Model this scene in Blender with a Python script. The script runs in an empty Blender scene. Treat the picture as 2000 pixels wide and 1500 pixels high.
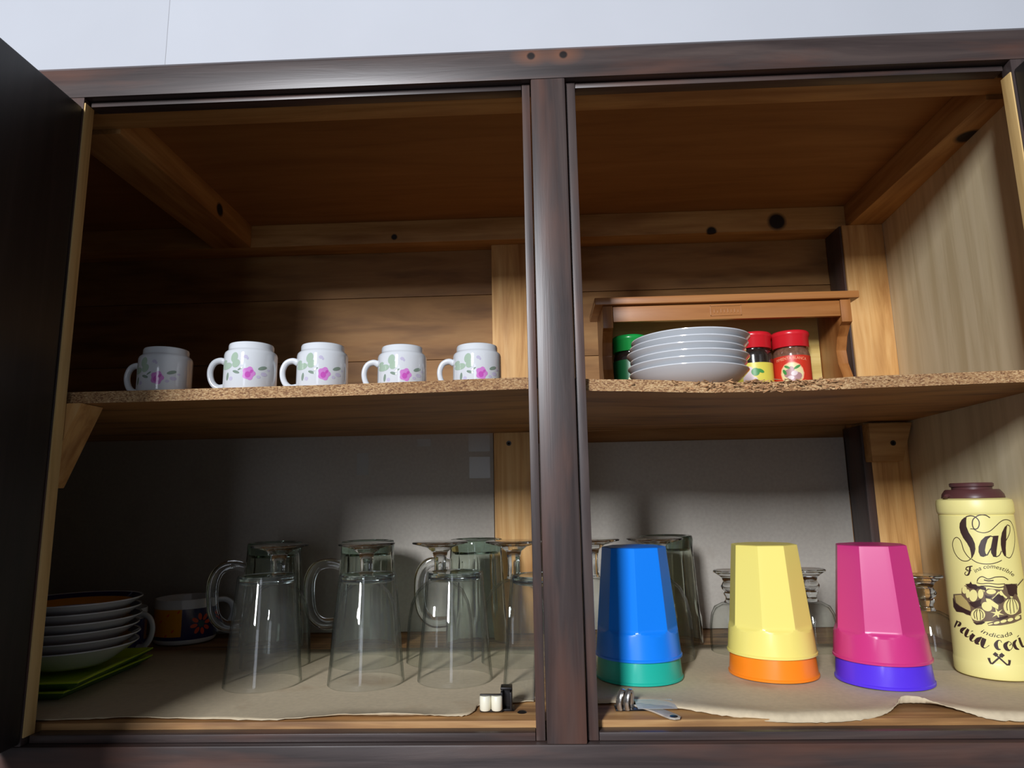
import bpy, bmesh, math, random, json
from mathutils import Vector, Matrix
random.seed(7)
SC = bpy.context.scene
COL = SC.collection
PI = math.pi

# ------------------------------------------------------------------ camera, world, light, exposure
cam_d = bpy.data.cameras.new('camera')
cam = bpy.data.objects.new('camera', cam_d)
COL.objects.link(cam)
_r, _u, _f = Vector((0.99902, 0.0404, -0.0179)), Vector((0.0245, -0.1695, 0.9852)), Vector((-0.0367, 0.9847, 0.1704))
_r.normalize(); _f = (_f - _f.dot(_r) * _r).normalized(); _u = _r.cross(_f)
cam.matrix_world = Matrix(((_r.x, _u.x, -_f.x, -0.0173), (_r.y, _u.y, -_f.y, -0.58), (_r.z, _u.z, -_f.z, 0.1811), (0, 0, 0, 1)))
cam_d.lens = 23.6635
cam_d.sensor_width = 36.0
cam_d.clip_start = 0.01
SC.camera = cam

w = bpy.data.worlds.new('room_light')
SC.world = w
w.use_nodes = True
bg = w.node_tree.nodes['Background']
bg.inputs[0].default_value = (0.92, 0.96, 1.06, 1)
bg.inputs[1].default_value = 0.105

ld = bpy.data.lights.new('window_light', 'AREA')
ld.shape = 'RECTANGLE'
ld.size, ld.size_y = 0.46, 0.9
ld.energy = 195
ld.color = (0.96, 0.98, 1.035)
lo = bpy.data.objects.new('window_light', ld)
COL.objects.link(lo)
lo.location = (-1.2, -3.6, 1.52)
lo.rotation_euler = (Vector((0.05, 0.1, 0.3)) - Vector(lo.location)).to_track_quat('-Z', 'Y').to_euler()

# daylight through the doorway behind the camera, dimmer and tall
dd = bpy.data.lights.new('doorway_light', 'AREA')
dd.shape = 'RECTANGLE'; dd.size, dd.size_y = 0.55, 1.7
dd.energy = 7.5
dd.color = (0.90, 0.96, 1.10)
do = bpy.data.objects.new('doorway_light', dd)
COL.objects.link(do)
do.location = (-0.45, -3.7, 0.15)
do.rotation_euler = (PI / 2, 0, 0)

vs = SC.view_settings
vs.view_transform = 'Standard'
vs.look = 'None'
vs.gamma = 1
vs.use_curve_mapping = False
vs.exposure = 0.0
SC.cycles.transparent_max_bounces = 64
SC.cycles.max_bounces = 16
SC.cycles.transmission_bounces = 16
SC.cycles.glossy_bounces = 6

# ------------------------------------------------------------------ helpers
def lin(c):
    c = c / 255.0
    return c / 12.92 if c <= 0.04045 else ((c + 0.055) / 1.055) ** 2.4
def rgb(r, g, b):
    return (lin(r), lin(g), lin(b), 1)

def mk(name, bm, mat, parent=None, smooth=True, angle=38, loc=None, recalc=True):
    if recalc:
        bmesh.ops.recalc_face_normals(bm, faces=bm.faces[:])
    me = bpy.data.meshes.new(name)
    bm.to_mesh(me); bm.free()
    if smooth:
        me.polygons.foreach_set('use_smooth', [True] * len(me.polygons))
        me.set_sharp_from_angle(angle=math.radians(angle))
    for m in (mat if isinstance(mat, list) else [mat]):
        me.materials.append(m)
    o = bpy.data.objects.new(name, me)
    COL.objects.link(o)
    if parent: o.parent = parent
    if loc: o.location = loc
    return o

def tag(o, label, cat, group=None):
    o['label'] = label; o['category'] = cat
    if group: o['group'] = group
    return o

def empty(name, loc, label, cat, group=None, rz=0):
    o = bpy.data.objects.new(name, None)
    o.empty_display_size = 0.03
    COL.objects.link(o)
    o.location = loc; o.rotation_euler = (0, 0, rz)
    return tag(o, label, cat, group)

def dup(root, loc, label, rz=None):
    r = root.copy(); COL.objects.link(r); r.location = loc; r['label'] = label
    if rz is not None: r.rotation_euler = (0, 0, rz)
    for ch in list(root.children):
        c = ch.copy(); COL.objects.link(c); c.parent = r
        for g in list(ch.children):
            d = g.copy(); COL.objects.link(d); d.parent = c
    return r

def box(bm, x0, x1, y0, y1, z0, z1, bev=0.0):
    v = [bm.verts.new((x, y, z)) for z in (z0, z1) for y in (y0, y1) for x in (x0, x1)]
    fs = [bm.faces.new([v[i] for i in q]) for q in ((0, 2, 3, 1), (4, 5, 7, 6), (0, 1, 5, 4), (2, 6, 7, 3), (0, 4, 6, 2), (1, 3, 7, 5))]
    if bev:
        es = list({e for f in fs for e in f.edges})
        bmesh.ops.bevel(bm, geom=es, offset=bev, segments=2, affect='EDGES', profile=0.6)
    return bm

def bx(name, b, mat, parent=None, bev=0.0012, **k):
    return mk(name, box(bmesh.new(), *b, bev=bev), mat, parent, **k)

def prism(bm, pts, axis, a, b, bev=0):
    def P(p, d):
        return {'x': (d, p[0], p[1]), 'y': (p[0], d, p[1]), 'z': (p[0], p[1], d)}[axis]
    A = [bm.verts.new(P(p, a)) for p in pts]
    B = [bm.verts.new(P(p, b)) for p in pts]
    n = len(pts)
    bm.faces.new(A); bm.faces.new(B[::-1])
    for i in range(n):
        bm.faces.new((A[i], A[(i + 1) % n], B[(i + 1) % n], B[i]))
    if bev:
        bmesh.ops.bevel(bm, geom=bm.edges[:], offset=bev, segments=2, affect='EDGES', profile=0.6)
    return bm

def lathe(bm, prof, seg=64, rf=None, cx=0, cy=0, closed=False):
    rings = []
    for r, z in prof:
        if r < 1e-7:
            rings.append([bm.verts.new((cx, cy, z))])
        else:
            rings.append([bm.verts.new((cx + r * (rf(2 * PI * i / seg, z) if rf else 1) * math.sin(2 * PI * i / seg),
                                        cy - r * (rf(2 * PI * i / seg, z) if rf else 1) * math.cos(2 * PI * i / seg), z)) for i in range(seg)])
    prs = list(zip(rings, rings[1:])) + ([(rings[-1], rings[0])] if closed else [])
    for A, B in prs:
        for i in range(seg):
            j = (i + 1) % seg
            if len(A) == 1 and len(B) == 1: continue
            if len(A) == 1: bm.faces.new((A[0], B[j], B[i]))
            elif len(B) == 1: bm.faces.new((A[i], A[j], B[0]))
            else: bm.faces.new((A[i], A[j], B[j], B[i]))
    return bm

def spline(pts, n=6):
    P = [Vector(p) for p in pts]
    if len(P) < 3: return P
    out = []
    for i in range(len(P) - 1):
        p0, p1, p2, p3 = P[max(i - 1, 0)], P[i], P[i + 1], P[min(i + 2, len(P) - 1)]
        for k in range(n):
            t = k / n
            out.append(0.5 * ((2 * p1) + (p2 - p0) * t + (2 * p0 - 5 * p1 + 4 * p2 - p3) * t * t + (3 * p1 - p0 - 3 * p2 + p3) * t ** 3))
    out.append(P[-1])
    return out

def tube(bm, pts, rad, seg=12, n=6, flat=1.0):
    path = spline(pts, n)
    R = rad if callable(rad) else (lambda t: rad)
    rings = []
    ref = None
    for i, p in enumerate(path):
        a = path[min(i + 1, len(path) - 1)] - path[max(i - 1, 0)]
        a.normalize()
        if ref is None:
            ref = a.orthogonal().normalized()
        ref = (ref - a * ref.dot(a)).normalized()
        b = a.cross(ref)
        r = R(i / (len(path) - 1))
        rings.append([bm.verts.new(p + ref * r * math.cos(2 * PI * k / seg) + b * r * flat * math.sin(2 * PI * k / seg)) for k in range(seg)])
    for A, B in zip(rings, rings[1:]):
        for k in range(seg):
            bm.faces.new((A[k], A[(k + 1) % seg], B[(k + 1) % seg], B[k]))
    bm.faces.new(rings[0][::-1]); bm.faces.new(rings[-1])
    return bm

# ---- flat print laid on a curved surface: polygons and pen strokes in millimetres
def decal_bm(polys=(), strokes=(), mapper=None, tris=(), step=2.2):
    bm = bmesh.new()
    for p in polys:
        vs_ = [bm.verts.new((q[0], q[1], 0)) for q in p]
        try: bm.faces.new(vs_)
        except ValueError: pass
    for s in strokes:
        q = spline([(a[0], a[1], a[2]) for a in s], 5)
        L, Rr = [], []
        for i, p in enumerate(q):
            d = (q[min(i + 1, len(q) - 1)] - q[max(i - 1, 0)]); d.z = 0
            if d.length < 1e-6: d = Vector((1, 0, 0))
            d.normalize(); nrm = Vector((-d.y, d.x, 0)); h = max(p.z, 0.2) / 2
            L.append(bm.verts.new((p.x + nrm.x * h, p.y + nrm.y * h, 0))); Rr.append(bm.verts.new((p.x - nrm.x * h, p.y - nrm.y * h, 0)))
        for i in range(len(q) - 1):
            bm.faces.new((L[i], Rr[i], Rr[i + 1], L[i + 1]))
    for tv, tf in tris:
        m = [bm.verts.new((v[0], v[1], 0)) for v in tv]
        for f in tf:
            try: bm.faces.new([m[i] for i in f])
            except ValueError: pass
    bmesh.ops.triangulate(bm, faces=bm.faces[:])
    for _ in range(5):
        es = [e for e in bm.edges if e.calc_length() > step]
        if not es: break
        bmesh.ops.subdivide_edges(bm, edges=es, cuts=1)
        bmesh.ops.triangulate(bm, faces=[f for f in bm.faces if len(f.verts) > 3])
    bmesh.ops.recalc_face_normals(bm, faces=bm.faces[:])
    for v in bm.verts:
        v.co = mapper(v.co.x, v.co.y)
    return bm

def cylmap(R, off=0.0002, th0=0.0, cz=0.0):
    # s, z in mm -> point on a cylinder of radius R or R(z); th measured from -y towards +x
    def f(s, z):
        rr = (R(z * .001) if callable(R) else R) + off
        base = R(z * .001) if callable(R) else R
        th = th0 + s * .001 / base
        return Vector((rr * math.sin(th), -rr * math.cos(th), cz + z * .001))
    return f

def ell(x, y, a, b, rot=0, n=14):
    c, s = math.cos(math.radians(rot)), math.sin(math.radians(rot))
    return [(x + a * math.cos(t) * c - b * math.sin(t) * s, y + a * math.cos(t) * s + b * math.sin(t) * c) for t in [2 * PI * i / n for i in range(n)]]

def text2d(body, shear=0.0):
    cu = bpy.data.curves.new('tmp', 'FONT'); cu.body = body; cu.shear = shear; cu.size = 1; cu.resolution_u = 3
    o = bpy.data.objects.new('tmp', cu); COL.objects.link(o)
    me = bpy.data.meshes.new_from_object(o)
    v = [(q.co.x, q.co.y) for q in me.vertices]; f = [list(p.vertices) for p in me.polygons]
    bpy.data.objects.remove(o); bpy.data.curves.remove(cu); bpy.data.meshes.remove(me)
    x0 = min(a[0] for a in v); x1 = max(a[0] for a in v)
    return [(a[0] - x0, a[1]) for a in v], f, x1 - x0

def text_on(body, p0, p1, p2, size, shear=0.0):
    # text along the quadratic arc that starts at p0, passes p1, ends at p2
    v, f, wd = text2d(body, shear)
    c = [2 * p1[i] - .5 * (p0[i] + p2[i]) for i in (0, 1)]
    out = []
    for x, y in v:
        t = x / wd
        px = [(1 - t) ** 2 * p0[i] + 2 * t * (1 - t) * c[i] + t * t * p2[i] for i in (0, 1)]
        d = [2 * (1 - t) * (c[i] - p0[i]) + 2 * t * (p2[i] - c[i]) for i in (0, 1)]
        l = math.hypot(*d); n = (-d[1] / l, d[0] / l)
        out.append((px[0] + n[0] * y * size, px[1] + n[1] * y * size))
    return out, f

# ------------------------------------------------------------------ materials
def mat(name):
    m = bpy.data.materials.new(name); m.use_nodes = True
    nt = m.node_tree
    return m, nt, nt.nodes['Principled BSDF']
def N(nt, t, **k):
    n = nt.nodes.new(t)
    for a, b in k.items(): setattr(n, a, b)
    return n
def ramp(nt, stops):
    r = N(nt, 'ShaderNodeValToRGB'); e = r.color_ramp.elements
    while len(e) < len(stops): e.new(0.5)
    for q, (p, c) in zip(e, stops): q.position = p; q.color = c
    return r
def mixc(nt, a, b, fac, mode='MIX'):
    m = N(nt, 'ShaderNodeMix', data_type='RGBA', blend_type=mode)
    for s, v in ((0, fac), (6, a), (7, b)):
        if hasattr(v, 'is_output'): nt.links.new(v, m.inputs[s])
        else: m.inputs[s].default_value = v
    return m.outputs[2]

def wood(name, cols, axis='x', rough=0.5, cross=26, blot=None, blot_f=0.5, knots=(), halo=None, bump=0.15, spec=0.4, coat=0.0):
    m, nt, p = mat(name)
    tc = N(nt, 'ShaderNodeTexCoord'); oi = N(nt, 'ShaderNodeObjectInfo')
    ad = N(nt, 'ShaderNodeVectorMath', operation='MULTIPLY_ADD')
    cmb = N(nt, 'ShaderNodeCombineXYZ')
    for i in range(3): nt.links.new(oi.outputs['Random'], cmb.inputs[i])
    nt.links.new(cmb.outputs[0], ad.inputs[0]); ad.inputs[1].default_value = (3.1, 5.7, 4.3)
    nt.links.new(tc.outputs['Object'], ad.inputs[2])
    mp = N(nt, 'ShaderNodeMapping')
    mp.inputs['Scale'].default_value = {'x': (1.6, cross, cross), 'y': (cross, 1.6, cross), 'z': (cross, cross, 1.6)}[axis]
    nt.links.new(ad.outputs[0], mp.inputs[0])
    n1 = N(nt, 'ShaderNodeTexNoise'); n1.inputs['Scale'].default_value = 2.6; n1.inputs['Detail'].default_value = 5; n1.inputs['Roughness'].default_value = 0.62; n1.inputs['Distortion'].default_value = 0.7
    nt.links.new(mp.outputs[0], n1.inputs[0])
    k = len(cols)
    rp = ramp(nt, [(0.3 + 0.4 * i / (k - 1), c) for i, c in enumerate(cols)])
    nt.links.new(n1.outputs[0], rp.inputs[0])
    out = rp.outputs[0]
    if blot:
        mp2 = N(nt, 'ShaderNodeMapping')
        mp2.inputs['Scale'].default_value = {'x': (4, 22, 22), 'y': (22, 4, 22), 'z': (22, 22, 4)}[axis]
        nt.links.new(ad.outputs[0], mp2.inputs[0])
        n2 = N(nt, 'ShaderNodeTexNoise'); n2.inputs['Scale'].default_value = 1.7; n2.inputs['Detail'].default_value = 3
        nt.links.new(mp2.outputs[0], n2.inputs[0])
        r2 = ramp(nt, [(0.5, (0, 0, 0, 1)), (0.72, (blot_f,) * 3 + (1,))])
        nt.links.new(n2.outputs[0], r2.inputs[0])
        out = mixc(nt, out, blot, r2.outputs[0])
    for (kx, ky, kz, kr, el) in knots:
        sub = N(nt, 'ShaderNodeVectorMath', operation='SUBTRACT'); nt.links.new(tc.outputs['Object'], sub.inputs[0]); sub.inputs[1].default_value = (kx, ky, kz)
        for cc, rr, stretch in (([halo, kr * 2.6, el * .55] if halo else [None, 0, 0]), [(0.012, 0.007, 0.006, 1), kr, 1.0]):
            if cc is None: continue
            ml = N(nt, 'ShaderNodeVectorMath', operation='MULTIPLY'); nt.links.new(sub.outputs[0], ml.inputs[0])
            ml.inputs[1].default_value = {'x': (stretch, 1, 1), 'z': (1, 1, stretch), 'y': (1, stretch, 1)}[axis]
            ln = N(nt, 'ShaderNodeVectorMath', operation='LENGTH'); nt.links.new(ml.outputs[0], ln.inputs[0])
            mr = N(nt, 'ShaderNodeMapRange'); mr.inputs['From Min'].default_value = rr; mr.inputs['From Max'].default_value = rr * (.25 if cc is halo else .65)
            nt.links.new(ln.outputs['Value'], mr.inputs['Value'])
            out = mixc(nt, out, cc, mr.outputs[0])
    nt.links.new(out, p.inputs['Base Color'])
    p.inputs['Roughness'].default_value = rough
    p.inputs['Specular IOR Level'].default_value = spec
    if coat: p.inputs['Coat Weight'].default_value = coat; p.inputs['Coat Roughness'].default_value = 0.3
    if bump:
        b = N(nt, 'ShaderNodeBump'); b.inputs['Strength'].default_value = bump; b.inputs['Distance'].default_value = 0.001
        nt.links.new(n1.outputs[0], b.inputs['Height']); nt.links.new(b.outputs[0], p.inputs['Normal'])
    return m

def plain(name, col, rough=0.4, spec=0.5, metal=0.0, coat=0.0, var=0.0, vscale=60, trans=0.0, alpha=1.0, sss=0.0):
    m, nt, p = mat(name)
    p.inputs['Base Color'].default_value = col
    if var:
        tc = N(nt, 'ShaderNodeTexCoord'); n = N(nt, 'ShaderNodeTexNoise'); n.inputs['Scale'].default_value = vscale; n.inputs['Detail'].default_value = 4
        nt.links.new(tc.outputs['Object'], n.inputs[0])
        r = ramp(nt, [(0.3, tuple(c * (1 - var) for c in col[:3]) + (1,)), (0.7, tuple(min(1, c * (1 + var)) for c in col[:3]) + (1,))])
        nt.links.new(n.outputs[0], r.inputs[0]); nt.links.new(r.outputs[0], p.inputs['Base Color'])
    p.inputs['Roughness'].default_value = rough; p.inputs['Specular IOR Level'].default_value = spec; p.inputs['Metallic'].default_value = metal
    p.inputs['Coat Weight'].default_value = coat; p.inputs['Transmission Weight'].default_value = trans; p.inputs['Alpha'].default_value = alpha
    if sss: p.inputs['Subsurface Weight'].default_value = sss; p.inputs['Subsurface Radius'].default_value = (.004, .004, .004)
    return m

def glass_wall(name, tint=(0.95, 0.965, 0.955), edge=(0.55, 0.6, 0.57), haze=0.035):
    m = bpy.data.materials.new(name); m.use_nodes = True; nt = m.node_tree; nt.nodes.clear()
    out = N(nt, 'ShaderNodeOutputMaterial')
    lw = N(nt, 'ShaderNodeLayerWeight'); lw.inputs[0].default_value = 0.5
    r = ramp(nt, [(0.62, tint + (1,)), (0.99, edge + (1,))]); nt.links.new(lw.outputs['Facing'], r.inputs[0])
    tr = N(nt, 'ShaderNodeBsdfTransparent'); nt.links.new(r.outputs[0], tr.inputs[0])
    gl = N(nt, 'ShaderNodeBsdfGlossy'); gl.inputs['Roughness'].default_value = 0.02
    pw = N(nt, 'ShaderNodeMath', operation='POWER'); nt.links.new(lw.outputs['Facing'], pw.inputs[0]); pw.inputs[1].default_value = 5.0
    fr = N(nt, 'ShaderNodeMath', operation='MULTIPLY_ADD'); nt.links.new(pw.outputs[0], fr.inputs[0]); fr.inputs[1].default_value = .6; fr.inputs[2].default_value = .035
    mx = N(nt, 'ShaderNodeMixShader'); nt.links.new(fr.outputs[0], mx.inputs[0]); nt.links.new(tr.outputs[0], mx.inputs[1]); nt.links.new(gl.outputs[0], mx.inputs[2])
    df = N(nt, 'ShaderNodeBsdfDiffuse'); df.inputs[0].default_value = (.75, .78, .8, 1)
    m2 = N(nt, 'ShaderNodeMixShader'); m2.inputs[0].default_value = haze
    nt.links.new(mx.outputs[0], m2.inputs[1]); nt.links.new(df.outputs[0], m2.inputs[2])
    nt.links.new(m2.outputs[0], out.inputs[0])
    return m

DARK = [rgb(48, 40, 39), rgb(66, 56, 54), rgb(82, 70, 66)]
RED = rgb(98, 66, 54)
M = {}
M['dark_x'] = wood('dark_stained_wood_horizontal', DARK, 'x', 0.36, blot=RED, blot_f=0.7, knots=[(-.0152, 0, .5985, .0046, 1), (.0156, 0, .5985, .0046, 1)], halo=rgb(108, 74, 58), bump=.2)
M['dark_z'] = wood('dark_stained_wood_vertical', DARK, 'z', 0.36, blot=RED, blot_f=0.7, bump=.2)
M['door'] = wood('dark_door_wood', [rgb(34, 31, 31), rgb(42, 38, 37), rgb(50, 44, 43)], 'z', 0.45, bump=.1)
PINE = [rgb(158, 112, 58), rgb(184, 138, 80), rgb(200, 156, 96)]
M['pine_x'] = wood('pine_batten_along', PINE, 'x', 0.6, knots=[(.342, .372, .579, .0155, 1), (.246, .372, .567, .009, .6), (-.226, .372, .5745, .0055, 1)], blot=rgb(120, 66, 26), blot_f=.5)
M['pine_y'] = wood('pine_batten_deep', PINE, 'y', 0.6, knots=[(-.4445, .27, .580, .011, 1), (.462, .12, .565, .016, .6)], blot=rgb(120, 66, 26), blot_f=.5)
M['pine_z'] = wood('pine_post', [rgb(168, 118, 62), rgb(204, 156, 94), rgb(220, 178, 118)], 'z', 0.6, blot=rgb(138, 84, 36), blot_f=.5)
M['ply_ceiling'] = wood('plywood_ceiling', [rgb(136, 92, 46), rgb(150, 104, 54), rgb(160, 114, 62)], 'x', 0.65, cross=16, bump=.05)
M['plank'] = wood('back_plank_wood', [rgb(126, 88, 46), rgb(148, 106, 60), rgb(160, 120, 72)], 'x', 0.65, cross=14, blot=rgb(92, 58, 28), blot_f=.7, bump=.08)
M['ply_side'] = wood('pale_plywood_side', [rgb(200, 182, 142), rgb(216, 200, 162), rgb(224, 208, 172)], 'z', 0.6, cross=20, bump=.06)
M['raw_edge'] = wood('raw_wood_edge', [rgb(186, 150, 92), rgb(212, 178, 118), rgb(222, 192, 134)], 'z', 0.6)
M['floor_wood'] = wood('cabinet_floor_wood', [rgb(112, 76, 44), rgb(160, 118, 72), rgb(190, 150, 98)], 'x', 0.6, blot=rgb(78, 48, 28), blot_f=.85)
M['rack_x'] = wood('varnished_rack_wood_along', [rgb(134, 82, 38), rgb(160, 104, 54), rgb(174, 120, 68)], 'x', 0.35, bump=.06, coat=.2)
M['rack_z'] = wood('varnished_rack_wood_up', [rgb(134, 82, 38), rgb(160, 104, 54), rgb(174, 120, 68)], 'z', 0.35, bump=.06, coat=.2)
M['rack_back'] = wood('pale_rack_back', [rgb(186, 158, 88), rgb(206, 180, 108), rgb(214, 190, 122)], 'x', 0.6)

def chipboard(name):
    m, nt, p = mat(name)
    tc = N(nt, 'ShaderNodeTexCoord')
    mp = N(nt, 'ShaderNodeMapping'); mp.inputs['Scale'].default_value = (1, 1, 2.0); nt.links.new(tc.outputs['Object'], mp.inputs[0])
    v = N(nt, 'ShaderNodeTexVoronoi'); v.inputs['Scale'].default_value = 620; nt.links.new(mp.outputs[0], v.inputs[0])
    s = N(nt, 'ShaderNodeSeparateColor'); nt.links.new(v.outputs['Color'], s.inputs[0])
    r = ramp(nt, [(0.03, rgb(118, 80, 50)), (0.3, rgb(160, 122, 82)), (0.7, rgb(182, 146, 102)), (1, rgb(204, 174, 130))])
    nt.links.new(s.outputs[0], r.inputs[0])
    n = N(nt, 'ShaderNodeTexNoise'); n.inputs['Scale'].default_value = 9; n.inputs['Detail'].default_value = 3; nt.links.new(tc.outputs['Object'], n.inputs[0])
    r2 = ramp(nt, [(0.35, (.7, .62, .55, 1)), (0.65, (1, 1, 1, 1))]); nt.links.new(n.outputs[0], r2.inputs[0])
    nt.links.new(mixc(nt, r.outputs[0], r2.outputs[0], 1.0, 'MULTIPLY'), p.inputs['Base Color'])
    p.inputs['Roughness'].default_value = 0.8
    b = N(nt, 'ShaderNodeBump'); b.inputs['Strength'].default_value = .25; b.inputs['Distance'].default_value = .0006
    nt.links.new(s.outputs[0], b.inputs['Height']); nt.links.new(b.outputs[0], p.inputs['Normal'])
    return m
M['chip'] = chipboard('chipboard')
M['shelf_face'] = wood('shelf_hardboard_face', [rgb(140, 94, 50), rgb(160, 112, 62), rgb(172, 124, 72)], 'x', 0.55, cross=8, blot=rgb(88, 52, 24), blot_f=.8, bump=.03)
M['splinter'] = plain('wood_splinters', rgb(164, 122, 82), .8, var=.5, vscale=200)

def paper_mat(name, col, stain):
    m, nt, p = mat(name)
    tc = N(nt, 'ShaderNodeTexCoord')
    n = N(nt, 'ShaderNodeTexNoise'); n.inputs['Scale'].default_value = 12; n.inputs['Detail'].default_value = 6; nt.links.new(tc.outputs['Object'], n.inputs[0])
    r = ramp(nt, [(0.58, (0, 0, 0, 1)), (0.8, (.75, .75, .75, 1))]); nt.links.new(n.outputs[0], r.inputs[0])
    n2 = N(nt, 'ShaderNodeTexNoise'); n2.inputs['Scale'].default_value = 220; n2.inputs['Detail'].default_value = 2; nt.links.new(tc.outputs['Object'], n2.inputs[0])
    r2 = ramp(nt, [(0.3, tuple(c * .9 for c in col[:3]) + (1,)), (0.7, col)]); nt.links.new(n2.outputs[0], r2.inputs[0])
    nt.links.new(mixc(nt, r2.outputs[0], stain, r.outputs[0]), p.inputs['Base Color'])
    p.inputs['Roughness'].default_value = .75; p.inputs['Specular IOR Level'].default_value = .25
    return m
M['paper'] = paper_mat('brown_wrapping_paper', rgb(206, 190, 160), rgb(158, 122, 84))
M['liner'] = paper_mat('grey_lining_board', rgb(172, 166, 156), rgb(150, 142, 130))
M['tape'] = plain('clear_tape', rgb(225, 225, 220), .22, alpha=.4)
M['wall'] = plain('white_painted_wall', rgb(196, 200, 207), .7, .2, var=.02, vscale=6)
M['gap'] = plain('wall_gap_shadow_paint', rgb(150, 152, 156), .8)
M['porcelain'] = plain('white_porcelain', rgb(210, 214, 218), .1, .5, coat=.5)
M['leaf'] = plain('print_sage_green', rgb(164, 186, 166), .12, coat=.5)
M['leaf_dark'] = plain('print_dark_green', rgb(128, 146, 132), .12, coat=.5)
M['rose'] = plain('print_magenta', rgb(204, 128, 200), .12, coat=.5)
M['rose_in'] = plain('print_deep_magenta', rgb(192, 84, 178), .12, coat=.5)
M['lilac'] = plain('print_pale_lilac', rgb(192, 186, 210), .12, coat=.5)
M['glass'] = glass_wall('clear_glass', (.985, .99, .985), (.42, .47, .44), .008)
M['glass_green'] = glass_wall('greenish_glass_base', (.80, .87, .84), (.30, .38, .35), .05)
M['glass_dim'] = glass_wall('greyish_glass', (.97, .98, .965), (.34, .38, .34), .006)
m, nt, p = mat('solid_glass'); p.inputs['Base Color'].default_value = (.93, .96, .95, 1); p.inputs['Transmission Weight'].default_value = 1; p.inputs['Roughness'].default_value = 0; p.inputs['IOR'].default_value = 1.48
M['glass_solid'] = m
m, nt, p = mat('thick_mug_glass'); p.inputs['Base Color'].default_value = (.80, .86, .80, 1); p.inputs['Transmission Weight'].default_value = 1; p.inputs['Roughness'].default_value = 0; p.inputs['IOR'].default_value = 1.46
M['glass_mug'] = m
m, nt, p = mat('green_tumbler_base'); p.inputs['Base Color'].default_value = (.62, .74, .70, 1); p.inputs['Transmission Weight'].default_value = 1; p.inputs['Roughness'].default_value = .02; p.inputs['IOR'].default_value = 1.48
M['glass_base'] = m
for n_, c_ in dict(blue=(16, 130, 246), teal=(28, 176, 156), yellow=(246, 230, 124), orange=(255, 138, 28), pink=(206, 56, 128), violet=(88, 52, 226)).items():
    M['cup_' + n_] = plain(n_ + '_plastic', rgb(*c_), .3, .5, sss=.0)
M['salt'] = plain('pale_yellow_plastic', rgb(238, 228, 150), .4, .45)
M['salt_dark'] = plain('brown_shade_print', rgb(112, 92, 70), .45)
M['salt_mid'] = plain('olive_tone_print', rgb(186, 168, 104), .45)
M['ink'] = plain('dark_brown_print', rgb(58, 38, 34), .45)
M['lid_brown'] = plain('brown_plastic', rgb(84, 50, 50), .35)
M['lid_red'] = plain('red_plastic', rgb(208, 34, 44), .25)
M['lid_green'] = plain('green_plastic', rgb(26, 148, 66), .25)
M['label_red'] = plain('red_paper_label', rgb(206, 54, 34), .4)
M['label_yellow'] = plain('yellow_paper_label', rgb(222, 208, 84), .4)
M['label_green'] = plain('green_paper_label', rgb(28, 104, 58), .35)
M['spice'] = plain('brown_spice_in_glass', rgb(120, 84, 66), .15, coat=.8, var=.25, vscale=300)
M['spice_dark'] = plain('dark_spice_in_glass', rgb(42, 34, 30), .15, coat=.8, var=.25, vscale=300)
M['cream'] = plain('cream_print', rgb(226, 214, 160), .4)
M['cream_red'] = plain('pale_orange_print', rgb(240, 170, 130), .4)
M['garlic'] = plain('pale_pink_print', rgb(216, 196, 196), .4)
M['mauve'] = plain('mauve_print', rgb(172, 128, 128), .4)
M['print_green'] = plain('leaf_green_print', rgb(64, 140, 66), .4)
M['navy'] = plain('navy_glaze', rgb(40, 36, 92), .15, coat=.4)
M['amber'] = plain('amber_glaze', rgb(226, 150, 24), .15, coat=.4)
M['petal'] = plain('orange_red_glaze', rgb(222, 78, 48), .2)
M['flower_eye'] = plain('blue_green_glaze', rgb(56, 84, 92), .2)
M['lime'] = plain('lime_green_plastic', rgb(184, 212, 44), .35)
M['lime_dark'] = plain('lime_darker_walls', rgb(66, 120, 40), .35)  # darker green for the dish walls below the rim
M['white_roller'] = plain('white_nylon', rgb(232, 228, 206), .35)
M['black_metal'] = plain('blackened_steel', rgb(44, 42, 42), .35, metal=.7)
M['steel'] = plain('worn_steel', rgb(188, 178, 164), .45, metal=0, var=.2, vscale=90)
M['spring'] = plain('bright_spring_steel', rgb(190, 186, 180), .2, metal=.9)
M['screw'] = plain('dark_screw', rgb(60, 56, 54), .4, metal=.8)

# ------------------------------------------------------------------ the setting
YB = 0.4125
wall = bpy.data.objects.new('wall_back', None); COL.objects.link(wall); wall.location = (0, YB + .02, 0); wall['kind'] = 'structure'
bx('wall_panel', (-2.4, -.6368, 0, .03, -1.2, 2.2), M['wall'], wall, bev=.0008)
bx('wall_panel', (-.6362, 2.4, 0, .03, -1.2, 2.2), M['wall'], wall, bev=.0008)
bx('joint_strip', (-.66, -.61, .0004, .029, -1.19, 2.19), M['gap'], wall, bev=0)

# ------------------------------------------------------------------ the cabinet
cab = empty('wall_cabinet', (0, 0, 0), 'dark stained wooden wall cabinet with open doors, one shelf and bare pine inside', 'cabinet')
XL, XR, ZC = -.78, .499, .600
def wall_x(y): return .457 + .0866 * (y - .0135)
def cb(name, b, m, bev=.0012, par=None): return bx(name, b, M[m], par or cab, bev)

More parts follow.
